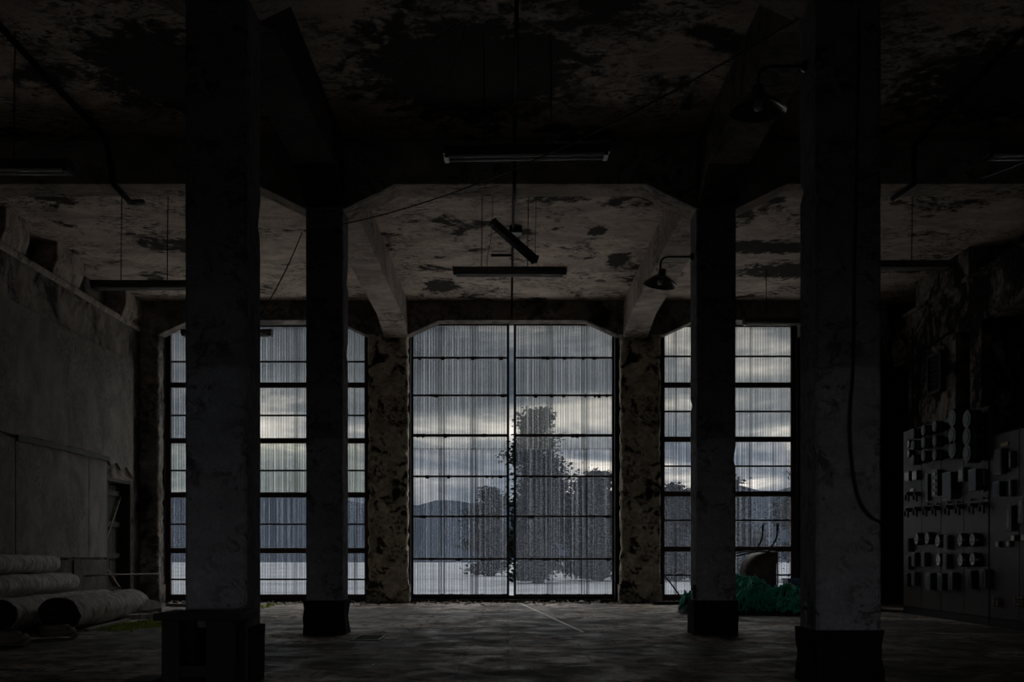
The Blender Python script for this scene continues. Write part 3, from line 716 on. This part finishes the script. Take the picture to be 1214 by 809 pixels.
# ------------------------------------------------------------------ felt rolls on the left
def roll(p, q, rad, name, label, seed, mt='felt', n=36, segs=90, squash=.85, group=None):
    p, q = Vector(p), Vector(q); r = empty(name, (p.x, p.y, 0)); tag(r, label, 'roll', group)
    d = (q-p).normalized(); a = d.cross(Vector((0, 0, 1))).normalized(); up = Vector((0, 0, 1)); b_ = MB(); L = (q-p).length
    rn = random.Random(seed)
    for k in range(segs+1):
        s = k/segs; c = p.lerp(q, s)
        for j in range(n):
            th = 2*math.pi*j/n
            nz = mnoise.noise(Vector((seed*3.1+math.cos(th)*1.2, math.sin(th)*1.2, s*L*1.3)))
            nz2 = mnoise.noise(Vector((seed*5.7+math.cos(th)*4, math.sin(th)*4, s*L*5)))
            nz3 = mnoise.noise(Vector((seed*1.3+th*.5, 2, s*L*9)))
            rr_ = rad*(1+.14*nz+.06*nz2+.05*nz3)
            if 0 < k < segs: pass
            else: rr_ *= .97
            v = c + a*math.cos(th)*rr_*1.08 + up*math.sin(th)*rr_*squash
            if v.z < .004: v.z = .004
            b_.v.append(tuple(v - r.location))
    for k in range(segs):
        for j in range(n):
            a0 = k*n+j; a1 = k*n+(j+1) % n; b_.f.append((a0, a1, a1+n, a0+n))
    o = b_.build('felt_wrap', mt, r, smooth=True)
    for (c, sgn) in ((p, 1), (q, -1)):             # spiral end layers
        e = MB(); base = len(e.v); turns = 5; m_ = 90; t0 = c - r.location + d*.012*sgn
        for k in range(m_):
            s = k/(m_-1); th = s*turns*2*math.pi; rr_ = rad*(.08+.86*s)
            for dd in (0, .05*sgn):
                e.v.append(tuple(t0 + d*(dd + rn.uniform(-.004, .004)) + a*math.cos(th)*rr_*1.05 + up*math.sin(th)*rr_*squash))
        for k in range(m_-1): e.f.append((2*k, 2*k+1, 2*k+3, 2*k+2))
        i0 = len(e.v)
        e.v.append(tuple(t0+d*.06*sgn))
        for j in range(n):
            th = 2*math.pi*j/n; e.v.append(tuple(t0 + d*.06*sgn + a*math.cos(th)*rad*1.0 + up*math.sin(th)*rad*squash*.95))
        for j in range(n): e.f.append((i0, i0+1+j, i0+1+(j+1) % n))
        e.build('rolled_end', 'felt_shaded', r)
    return r
roll((-5.62, 12.9, .235), (-6.15, 16.9, .20), .25, 'felt_roll', 'big pale grey felt roll lying foremost on the floor by the left wall', 1)
roll((-6.15, 12.4, .25), (-6.62, 16.9, .20), .235, 'felt_roll', 'felt roll lying just behind the foremost one, its far end brightest', 2)
roll((-6.72, 11.6, .22), (-7.08, 16.3, .20), .20, 'felt_roll', 'lowest felt roll of the stack against the left wall', 3)
roll((-6.75, 11.8, .56), (-7.06, 16.5, .53), .19, 'felt_roll', 'middle felt roll of the stack against the left wall', 4)
roll((-6.85, 12.0, .86), (-7.10, 16.0, .83), .165, 'felt_roll', 'topmost felt roll of the stack against the left wall', 5)
roll((-6.42, 11.5, .55), (-6.56, 12.6, .55), .15, 'felt_roll', 'short dark felt roll on top of the others at the left edge', 6)
def coil(x, y, rad, label, seed, turns=2):
    rn = random.Random(seed); b_ = MB(); pts = []
    for k in range(turns*20):
        s = k/20; th = s*2*math.pi; q = rad*(1-.08*(s % 2)+rn.uniform(-.02, .02)); pts.append((q*math.cos(th), q*math.sin(th), .04+.05*s))
    b_.tube(pts, .04, 8)
    o = b_.build('rope_coil', 'rope_brown', smooth=True); o.location = (x, y, 0); tag(o, label, 'rope')
coil(-5.35, 11.0, .20, 'thick rope coil on the floor at the lower left edge of the photo', 1)
coil(-5.25, 12.0, .19, 'thick rope coil on the floor in front of the foremost felt roll', 2)

# debris and moss near the small door
def rock(x, y, rad, label, seed, mt='stone', flat=.6, z=0, nm='rubble_stone', cat='stone'):
    import bmesh
    bm = bmesh.new(); bmesh.ops.create_icosphere(bm, subdivisions=2, radius=1)
    rn = random.Random(seed); o3 = Vector((seed*7.3, seed, 2))
    sx, sy = rn.uniform(.8, 1.25), rn.uniform(.8, 1.25)
    for v in bm.verts:
        k = 1+.45*mnoise.noise(v.co*1.3+o3); v.co = Vector((v.co.x*rad*k*sx, v.co.y*rad*k*sy, max(-rad*flat*.5, v.co.z*rad*flat*k)))
    me = bpy.data.meshes.new(nm); bm.to_mesh(me); bm.free(); me.materials.append(M[mt])
    zmin = min(v.co.z for v in me.vertices)
    o = bpy.data.objects.new(nm, me); C.objects.link(o); o.location = (x, y, z-zmin); tag(o, label, cat)
    return o
def slab(px, py, d, w_, l_, h_, rz, label, mt='stone', rx=0, nm='broken_slab', cat='rubble', z=None):
    p = at(px, py, d); b_ = MB(); rn = random.Random(int(px*7+py))
    prof = []
    for k in range(9):
        th = 2*math.pi*k/9; prof.append((math.cos(th)*w_/2*rn.uniform(.75, 1.1), math.sin(th)*l_/2*rn.uniform(.75, 1.1)))
    b_.prism(prof, 0, h_, 'z'); o = b_.build(nm, mt, bevel=.006); o.location = (p[0], p[1], .003 if z is None else z); o.rotation_euler = (rx, 0, rz); tag(o, label, cat); return o
slab(168, 733, 16.6, .75, .35, .09, .4, 'broken curved slab leaning on rubble right of the felt rolls', rx=R(30), z=.10)
slab(176, 737, 15.9, .55, .4, .06, .1, 'flat broken slab on the floor beside the moss')
slab(158, 738, 15.6, .35, .3, .07, 1.1, 'small broken slab at the end of the felt rolls')
rock(-5.35, 15.6, .12, 'rounded stone beside the green moss', 4); rock(-5.75, 16.8, .10, 'small stone behind the curved broken slab', 6)
rock(-5.0, 16.4, .08, 'small stone near the nearest left column, behind the moss', 9)
tag(MB().bar((-5.36, 13.1, .02), (-5.42, 14.7, .05), .07, .03).build('loose_plank', 'old_wood', bevel=.004).__class__ and bpy.data.objects['loose_plank'], 'pale loose plank lying along the foremost felt roll', 'plank')
tag(MB().bar((-6.4, 19.4, .03), (-5.2, 18.9, .03), .12, .05).build('floor_timber', 'old_wood', bevel=.004), 'short timber on the floor near the left window', 'timber')
# moss: small tufts over an irregular patch
b_ = MB(); rn = random.Random(8)
for k in range(2200):
    th = rn.uniform(0, 2*math.pi); q = math.sqrt(rn.random())
    x_ = -5.08+math.cos(th)*q*.40+.1*(math.sin(th*3)); y_ = 14.0+math.sin(th)*q*.75
    if k % 8 == 0: x_ = -4.9+rn.gauss(0, .25); y_ = 15.0+rn.gauss(0, .7)
    if k % 11 == 0: x_ = -5.6+rn.uniform(0, 1.2); y_ = 19.4+rn.gauss(0, .4)
    s = rn.uniform(.015, .045); i = len(b_.v); h = s*rn.uniform(.4, 1.1)
    for j in range(5): b_.v.append((x_+s*math.cos(j*1.257), y_+s*math.sin(j*1.257), .002))
    b_.v.append((x_+rn.uniform(-.01, .01), y_, h)); b_.f += [(i+j, i+(j+1) % 5, i+5) for j in range(5)]
tag(b_.build('moss', 'moss'), 'yellow green moss patch on the floor in front of the felt rolls', 'moss', kind='stuff')
# litter line under the gates
b_ = MB()
for k in range(900):
    x_ = rn.uniform(-6.8, 5.7); y_ = 20.45+rn.random()**2*.4*(1 if rn.random() < .8 else -2.5)
    if -2.9 < x_ < -1.95 or 2.2 < x_ < 3.1: y_ = min(y_, 20.5)-.05
    s = rn.uniform(.012, .05)*(1 if rn.random() < .9 else 1.6); i = len(b_.v); a = rn.uniform(0, 6.28); hh = rn.uniform(.005, .06)
    for (u, v2, ww) in ((-1, -.4, 0), (1, -.5, .3), (1.2, .5, 1), (-.8, .4, .6)):
        b_.v.append((x_+s*(u*math.cos(a)-v2*math.sin(a)), y_+s*(u*math.sin(a)+v2*math.cos(a)), .004+hh*ww))
    b_.f.append((i, i+1, i+2, i+3))
tag(b_.build('leaf_litter', 'leaf_dry'), 'dry leaves and crumbs along the foot of the gate and windows', 'litter', kind='stuff')
for i, (px, py, d, rad) in enumerate(((690, 710, 20.4, .07), (625, 711, 20.3, .05), (655, 709, 20.5, .06), (556, 710, 20.4, .045), (530, 710, 20.35, .05))):
    p = at(px, py, d)
    rock(p[0], p[1], rad, ('small stone by the gate, %s' % ('rightmost and palest of the row', 'just right of the gate gap', 'in the middle of the right gate leaf', 'under the middle of the left gate leaf', 'under the left part of the left gate leaf')[i]), 20+i, 'stone' if i else 'paper')
# floor drain
r = empty('floor_drain', (-1.63, 12.1, 0)); tag(r, 'slotted floor grate right of the left middle column', 'drain')
b_ = MB(); b_.box(-.17, .17, -.35, -.31, 0, .012); b_.box(-.17, .17, .31, .35, 0, .012); b_.box(-.17, -.14, -.31, .31, 0, .012); b_.box(.14, .17, -.31, .31, 0, .012); b_.build('grate_frame', 'dark_steel', r)
for k in range(7): MB().box(-.14, .14, -.27+k*.085, -.25+k*.085, 0, .010).build('grate_bar', 'rust_steel', r)
# leaning sticks by the right wall pillar
pipe([(2.85, 20.1, .02), (3.0, 20.35, .4), (3.03, 20.58, .75)], .014, 'leaning_stick', 'old_wood', 'bent stick leaning on the pillar right of the gate', 'stick', 6)
pipe([(3.45, 20.0, .02), (3.14, 20.58, .55)], .016, 'leaning_stick', 'dark_wood', 'short dark stick leaning at the right window', 'stick', 6)
slab(790, 716, 20.0, .7, .4, .06, .3, 'dark flat slab at the foot of the pillar right of the gate', 'plinth_black')

# ------------------------------------------------------------------ nets
def net_pile(cx, cy_, rx, ry, h, mt, name, label, seed, n=110, flat=True, thick=.011):
    r = empty(name, (cx, cy_, 0)); tag(r, label, 'net'); rn = random.Random(seed)
    o3 = Vector((seed, seed*2.2, 0))
    def H(u, v):
        q = (u*u)+(v*v)
        return max(0, h*(1-q)**.7*(1+0.5*mnoise.noise(Vector((u*2.6, v*2.6, 0))+o3)+.22*mnoise.noise(Vector((u*7, v*7, 3))+o3))) if q < 1 else 0
    N = 22; b_ = MB()
    for i in range(N+1):
        for k in range(N+1):
            u, v = -1+2*i/N, -1+2*k/N; b_.v.append((u*rx, v*ry, max(.002, H(u, v)-.03)))
    for i in range(N):
        for k in range(N): a = i*(N+1)+k; b_.f.append((a, a+N+1, a+N+2, a+1))
    b_.build('packed_net', 'net_dark', r, smooth=True)  # near black core: shade between the strands put into its colour
    b_ = MB()
    for s in range(n):
        th = rn.uniform(0, 6.28); q = math.sqrt(rn.random())*.9; u, v = q*math.cos(th), q*math.sin(th); a = rn.uniform(0, 6.28); pts = []; lift = rn.choice((0, 0, .02, .05))
        for k in range(rn.randint(10, 26)):
            z_ = H(u, v)+rn.uniform(-.012, .022)+lift; pts.append((u*rx, v*ry, max(.012, z_)))
            a += rn.gauss(0, .55); u += math.cos(a)*.055; v += math.sin(a)*.055*rx/ry
            if u*u+v*v > .98: a += 2.4; u *= .94; v *= .94
        b_.tube(pts, thick*rn.uniform(.6, 1.7), 5)
    b_.build('net_strands', mt, r, smooth=True)
    return r
net_pile(3.95, 17.3, .62, .75, .54, 'net_green', 'fishing_net', 'tangled dark green net heaped in front of the upturned wheelbarrow', 2, 240, thick=.0105)
net_pile(4.62, 17.0, .50, .65, .40, 'net_green', 'fishing_net', 'lower green net heap right of the upturned wheelbarrow', 5, 180, thick=.0105)
net_pile(4.98, 17.2, .42, .42, .34, 'net_light_green', 'fishing_net', 'light green rope net heaped beside the nearest right column', 9, 60, thick=.016)
net_pile(3.05, 17.2, .20, .40, .30, 'net_green', 'fishing_net', 'small green net end showing left of the right middle column', 12, 60)
net_pile(6.25, 18.5, .40, .5, 1.02, 'net_dark', 'fishing_net', 'tall dark net heap between the nearest right column and the switchboard', 15, 60)
net_pile(6.2, 18.0, .30, .3, .62, 'net_light_green', 'fishing_net', 'small light green net beside the tall switchboard', 17, 26)
# brown sack, blue crate, buoy, wire
rock(4.78, 17.5, .20, 'round brown sack lying on the green nets', 31, 'rope_brown', .6, .30, 'sack', 'sack')
r = empty('blue_crate', (5.15, 18.2, .30)); tag(r, 'blue plastic crate behind the nets by the nearest right column', 'crate')
b_ = MB(); b_.box(-.25, .25, -.18, -.165, 0, .24); b_.box(-.25, .25, .165, .18, 0, .24); b_.box(-.25, -.235, -.165, .165, 0, .24); b_.box(.235, .25, -.165, .165, 0, .24); b_.box(-.25, .25, -.18, .18, 0, .015)
b_.build('crate_body', 'blue_plastic', r); b_ = MB(); b_.box(-.265, .265, -.195, -.165, .22, .25); b_.box(-.265, .265, .165, .195, .22, .25); b_.box(-.265, -.235, -.165, .165, .22, .25); b_.box(.235, .265, -.165, .165, .22, .25); b_.build('rim', 'blue_plastic', r)
MB().box(-.27, .27, -.2, .2, -.30, -.0).build('crate_base', 'dark_wood', r)
rock(5.18, 18.15, .10, 'small orange float lying in the blue crate', 33, 'orange_plastic', .8, .42, 'net_float', 'float')
r = empty('wire_rack', (4.85, 19.2, 0)); tag(r, 'thin bent wire rack behind the upturned wheelbarrow', 'rack')
b_ = MB()
for k in range(6): b_.tube([(-.45+k*.18, 0, 0), (-.45+k*.18+.02, .0, .55-.03*k)], .005, 5)
b_.build('upright_wires', 'wire_black', r)
b_ = MB()
for z_ in (.2, .36, .5): b_.tube([(-.46, 0, z_+.03), (0, .01, z_-.02), (.46, 0, z_-.07)], .005, 5)
b_.build('cross_wires', 'wire_black', r)

# ------------------------------------------------------------------ wheelbarrow standing on its nose
r = empty('wheelbarrow', (4.66, 18.45, 0), R(14)); tag(r, 'rusty wheelbarrow standing on its nose with both handles up', 'wheelbarrow')
# tray: opening faces +x, bulges towards -x; z runs nose(low) -> back(high)
prof = [(.0, 1.03), (-.20, 1.02), (-.36, .95), (-.47, .83), (-.52, .68), (-.51, .5), (-.43, .34), (-.22, .22), (.0, .16)]
b_ = MB(); n = 10; K = len(prof)
def tray(scale):
    g = []
    for i, (px_, pz_) in enumerate(prof):
        row = []
        for j in range(n+1):
            s = -1+2*j/n; wdt = .33 if True else 0
            dep = (1-abs(s)**4)
            row.append((px_*(.01+.99*dep)*scale + (1-scale)*-.0, s*wdt*(1-.10*abs(px_)), .59+(pz_-.59)*(scale)))
        g.append(row)
    return g
for sc_ in (1.0, .975):
    g = tray(sc_); i0 = len(b_.v)
    for row in g: b_.v += row
    for i in range(K-1):
        for j in range(n): a = i0+i*(n+1)+j; b_.f.append((a, a+1, a+n+2, a+n+1))
b_.build('tray', 'barrow_paint', r, smooth=True)
MB().tube([(0, -.33, .17), (0, -.34, .6), (0, -.33, 1.01), (0, -.2, 1.035), (0, .2, 1.035), (0, .33, 1.01), (0, .34, .6), (0, .33, .17), (0, 0, .15), (0, -.33, .17)], .013, 8, False).build('rim', 'rust_steel', r, smooth=True)
for s in (-1, 1):
    h_ = MB().tube([(-.40, s*.12, .16), (-.36, s*.2, .5), (-.18, s*.24, .93), (-.08, s*.25, 1.10), (.0, s*.26, 1.22), (.03, s*.27, 1.32), (.035, s*.27, 1.46)], .016, 8).build('handle', 'rust_steel', r, smooth=True)
    MB().tube([(.034, s*.27, 1.40), (.038, s*.27, 1.52)], .022, 8).build('grip', 'handle_grip', h_, smooth=True)
    MB().tube([(-.10, s*.24, 1.02), (-.30, s*.24, 1.03), (-.58, s*.22, .985), (-.70, s*.2, .95)], .013, 8).build('leg', 'rust_steel', r, smooth=True)
MB().tube([(-.70, -.2, .95), (-.72, 0, .945), (-.70, .2, .95)], .013, 8).build('leg_brace', 'rust_steel', r, smooth=True)
wh = MB().lathe([(.10, -.035), (.17, -.04), (.19, -.02), (.19, .02), (.17, .04), (.10, .035)], (-.34, 0, .19), 24, 'y').build('wheel', 'rubber', r, smooth=True)
MB().lathe([(.001, -.03), (.10, -.012), (.10, .012), (.001, .03)], (-.34, 0, .19), 20, 'y').build('hub', 'rust_steel', wh)

# ------------------------------------------------------------------ outside
struct(MB().box(-400, 400, 21.45, 900, -.6, -.35), 'ground', 'field')
struct(MB().box(-14, 14, 21.46, 28.5, -.35, -.22), 'bounce_slab', 'bounce_pale')  # added reflector below the view, bounces skylight up to the ceiling
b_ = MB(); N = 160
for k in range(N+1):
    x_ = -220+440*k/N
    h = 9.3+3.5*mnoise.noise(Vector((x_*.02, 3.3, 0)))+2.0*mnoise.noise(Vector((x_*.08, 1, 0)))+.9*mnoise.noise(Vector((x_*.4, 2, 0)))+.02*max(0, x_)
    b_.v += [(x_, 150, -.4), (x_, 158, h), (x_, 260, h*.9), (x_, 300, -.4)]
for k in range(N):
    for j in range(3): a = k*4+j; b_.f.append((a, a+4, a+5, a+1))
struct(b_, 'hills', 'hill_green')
def tree(x, y, h, w_, label, seed, shape='tall', cl=420):
    r = empty('broadleaf_tree', (x, y, -.35)); tag(r, label, 'tree'); rn = random.Random(seed)
    MB().tube([(0, 0, 0), (.1, 0, h*.4), (0, .1, h*.75), (0, 0, h*.95)], [.28, .2, .12, .04], 8).build('trunk', 'bark', r, smooth=True)
    for k in range(9):
        a = rn.uniform(0, 6.28); z0 = h*rn.uniform(.2, .8); L = w_*.4*rn.uniform(.5, 1)
        MB().tube([(0, 0, z0), (math.cos(a)*L*.6, math.sin(a)*L*.6, z0+.15*L), (math.cos(a)*L, math.sin(a)*L, z0+.45*L)], [.08, .05, .02], 5).build('branch', 'bark', r)
    b_ = MB()
    cs = []
    for k in range(34):
        zc = .05+.90*k/33; wz = max(.05, 1-abs(zc-.40)/.68)
        cs.append((rn.gauss(0, .42)*w_*.5*wz, rn.gauss(0, .34)*w_*.5*wz, zc*h, w_*.17*rn.uniform(.6, 1.3)*(.6+.5*wz)))
    for k in range(cl*26):
        cx_, cy2, cz, cr = rn.choice(cs)
        p = Vector((cx_+rn.gauss(0, cr*.75), cy2+rn.gauss(0, cr*.75), cz+rn.gauss(0, cr*.38))); s = rn.uniform(.06, .15)
        if p.z < .1: continue
        i = len(b_.v); a = Vector((rn.gauss(0, 1), rn.gauss(0, 1), rn.gauss(0, .2))).normalized()*s; c2 = a.cross(Vector((rn.gauss(0, 1), rn.gauss(0, 1), rn.gauss(0, 1)))).normalized()*s*.6
        b_.v += [tuple(p-a), tuple(p-c2), tuple(p+a), tuple(p+c2)]; b_.f.append((i, i+1, i+2, i+3))
    for (cx_, cy2, cz, cr) in cs:
        n_ = 9; i = len(b_.v); q_ = min(cr*.95, cz*.8/.55)
        for a_ in range(1, 6):
            ph = math.pi*a_/6
            for c_ in range(n_):
                th = 2*math.pi*c_/n_; k_ = q_*(1+.25*rn.uniform(-1, 1))
                b_.v.append((cx_+k_*1.15*math.sin(ph)*math.cos(th), cy2+k_*math.sin(ph)*math.sin(th), cz+k_*.55*math.cos(ph)))
        for a_ in range(4):
            for c_ in range(n_): e_ = i+a_*n_+c_; f_ = i+a_*n_+(c_+1) % n_; b_.f.append((e_, f_, f_+n_, e_+n_))
        b_.f.append(tuple(range(i, i+n_))); b_.f.append(tuple(range(i+4*n_, i+5*n_)))
    b_.build('foliage', 'foliage', r)
tree(1.35, 46, 7.9, 3.3, 'tall dark tree blurred behind the left half of the right gate leaf', 3, cl=700)
tree(4.4, 50, 5.4, 4.2, 'lower broad tree blurred behind the right half of the right gate leaf', 6, cl=500)
tree(-1.0, 60, 5.2, 3.4, 'faint low tree behind the right part of the left gate leaf', 8, cl=320)

for i, (x_, y_, h_, w_) in enumerate(((8.0, 50, 4.7, 3.6), (11.2, 53, 5.2, 3.6), (14.6, 49, 6.0, 3.8))):
    tree(x_, y_, h_, w_, ('bushy tree blurred behind the left edge of the right window', 'bushy tree blurred behind the middle of the right window', 'bushy tree blurred behind the right edge of the right window')[i], 30+i, cl=420)

GR = {'ceiling_beam': 'concrete ceiling beams', 'concrete_column': 'square concrete columns', 'wall_pillar': 'pillars of the window wall', 'strip_light': 'hanging strip lights',
      'felt_roll': 'felt rolls by the left wall', 'fishing_net': 'green net heaps', 'switchboard': 'switchboards on the right', 'gooseneck_lamp': 'black gooseneck lamps', 'rope_coil': 'rope coils on the floor',
      'rubble_stone': 'loose stones on the floor', 'broken_slab': 'broken slabs on the floor', 'broadleaf_tree': 'trees behind the gates', 'conduit': 'conduits', 'slack_cable': 'slack cables and wires',
      'wall_board': 'grey boards on the left wall', 'leaning_stick': 'sticks by the right window', 'iron_bracket': 'iron brackets on the columns'}
for o in C.objects:
    k = o.name.split('.')[0]
    if not o.parent and k in GR: o['group'] = GR[k]
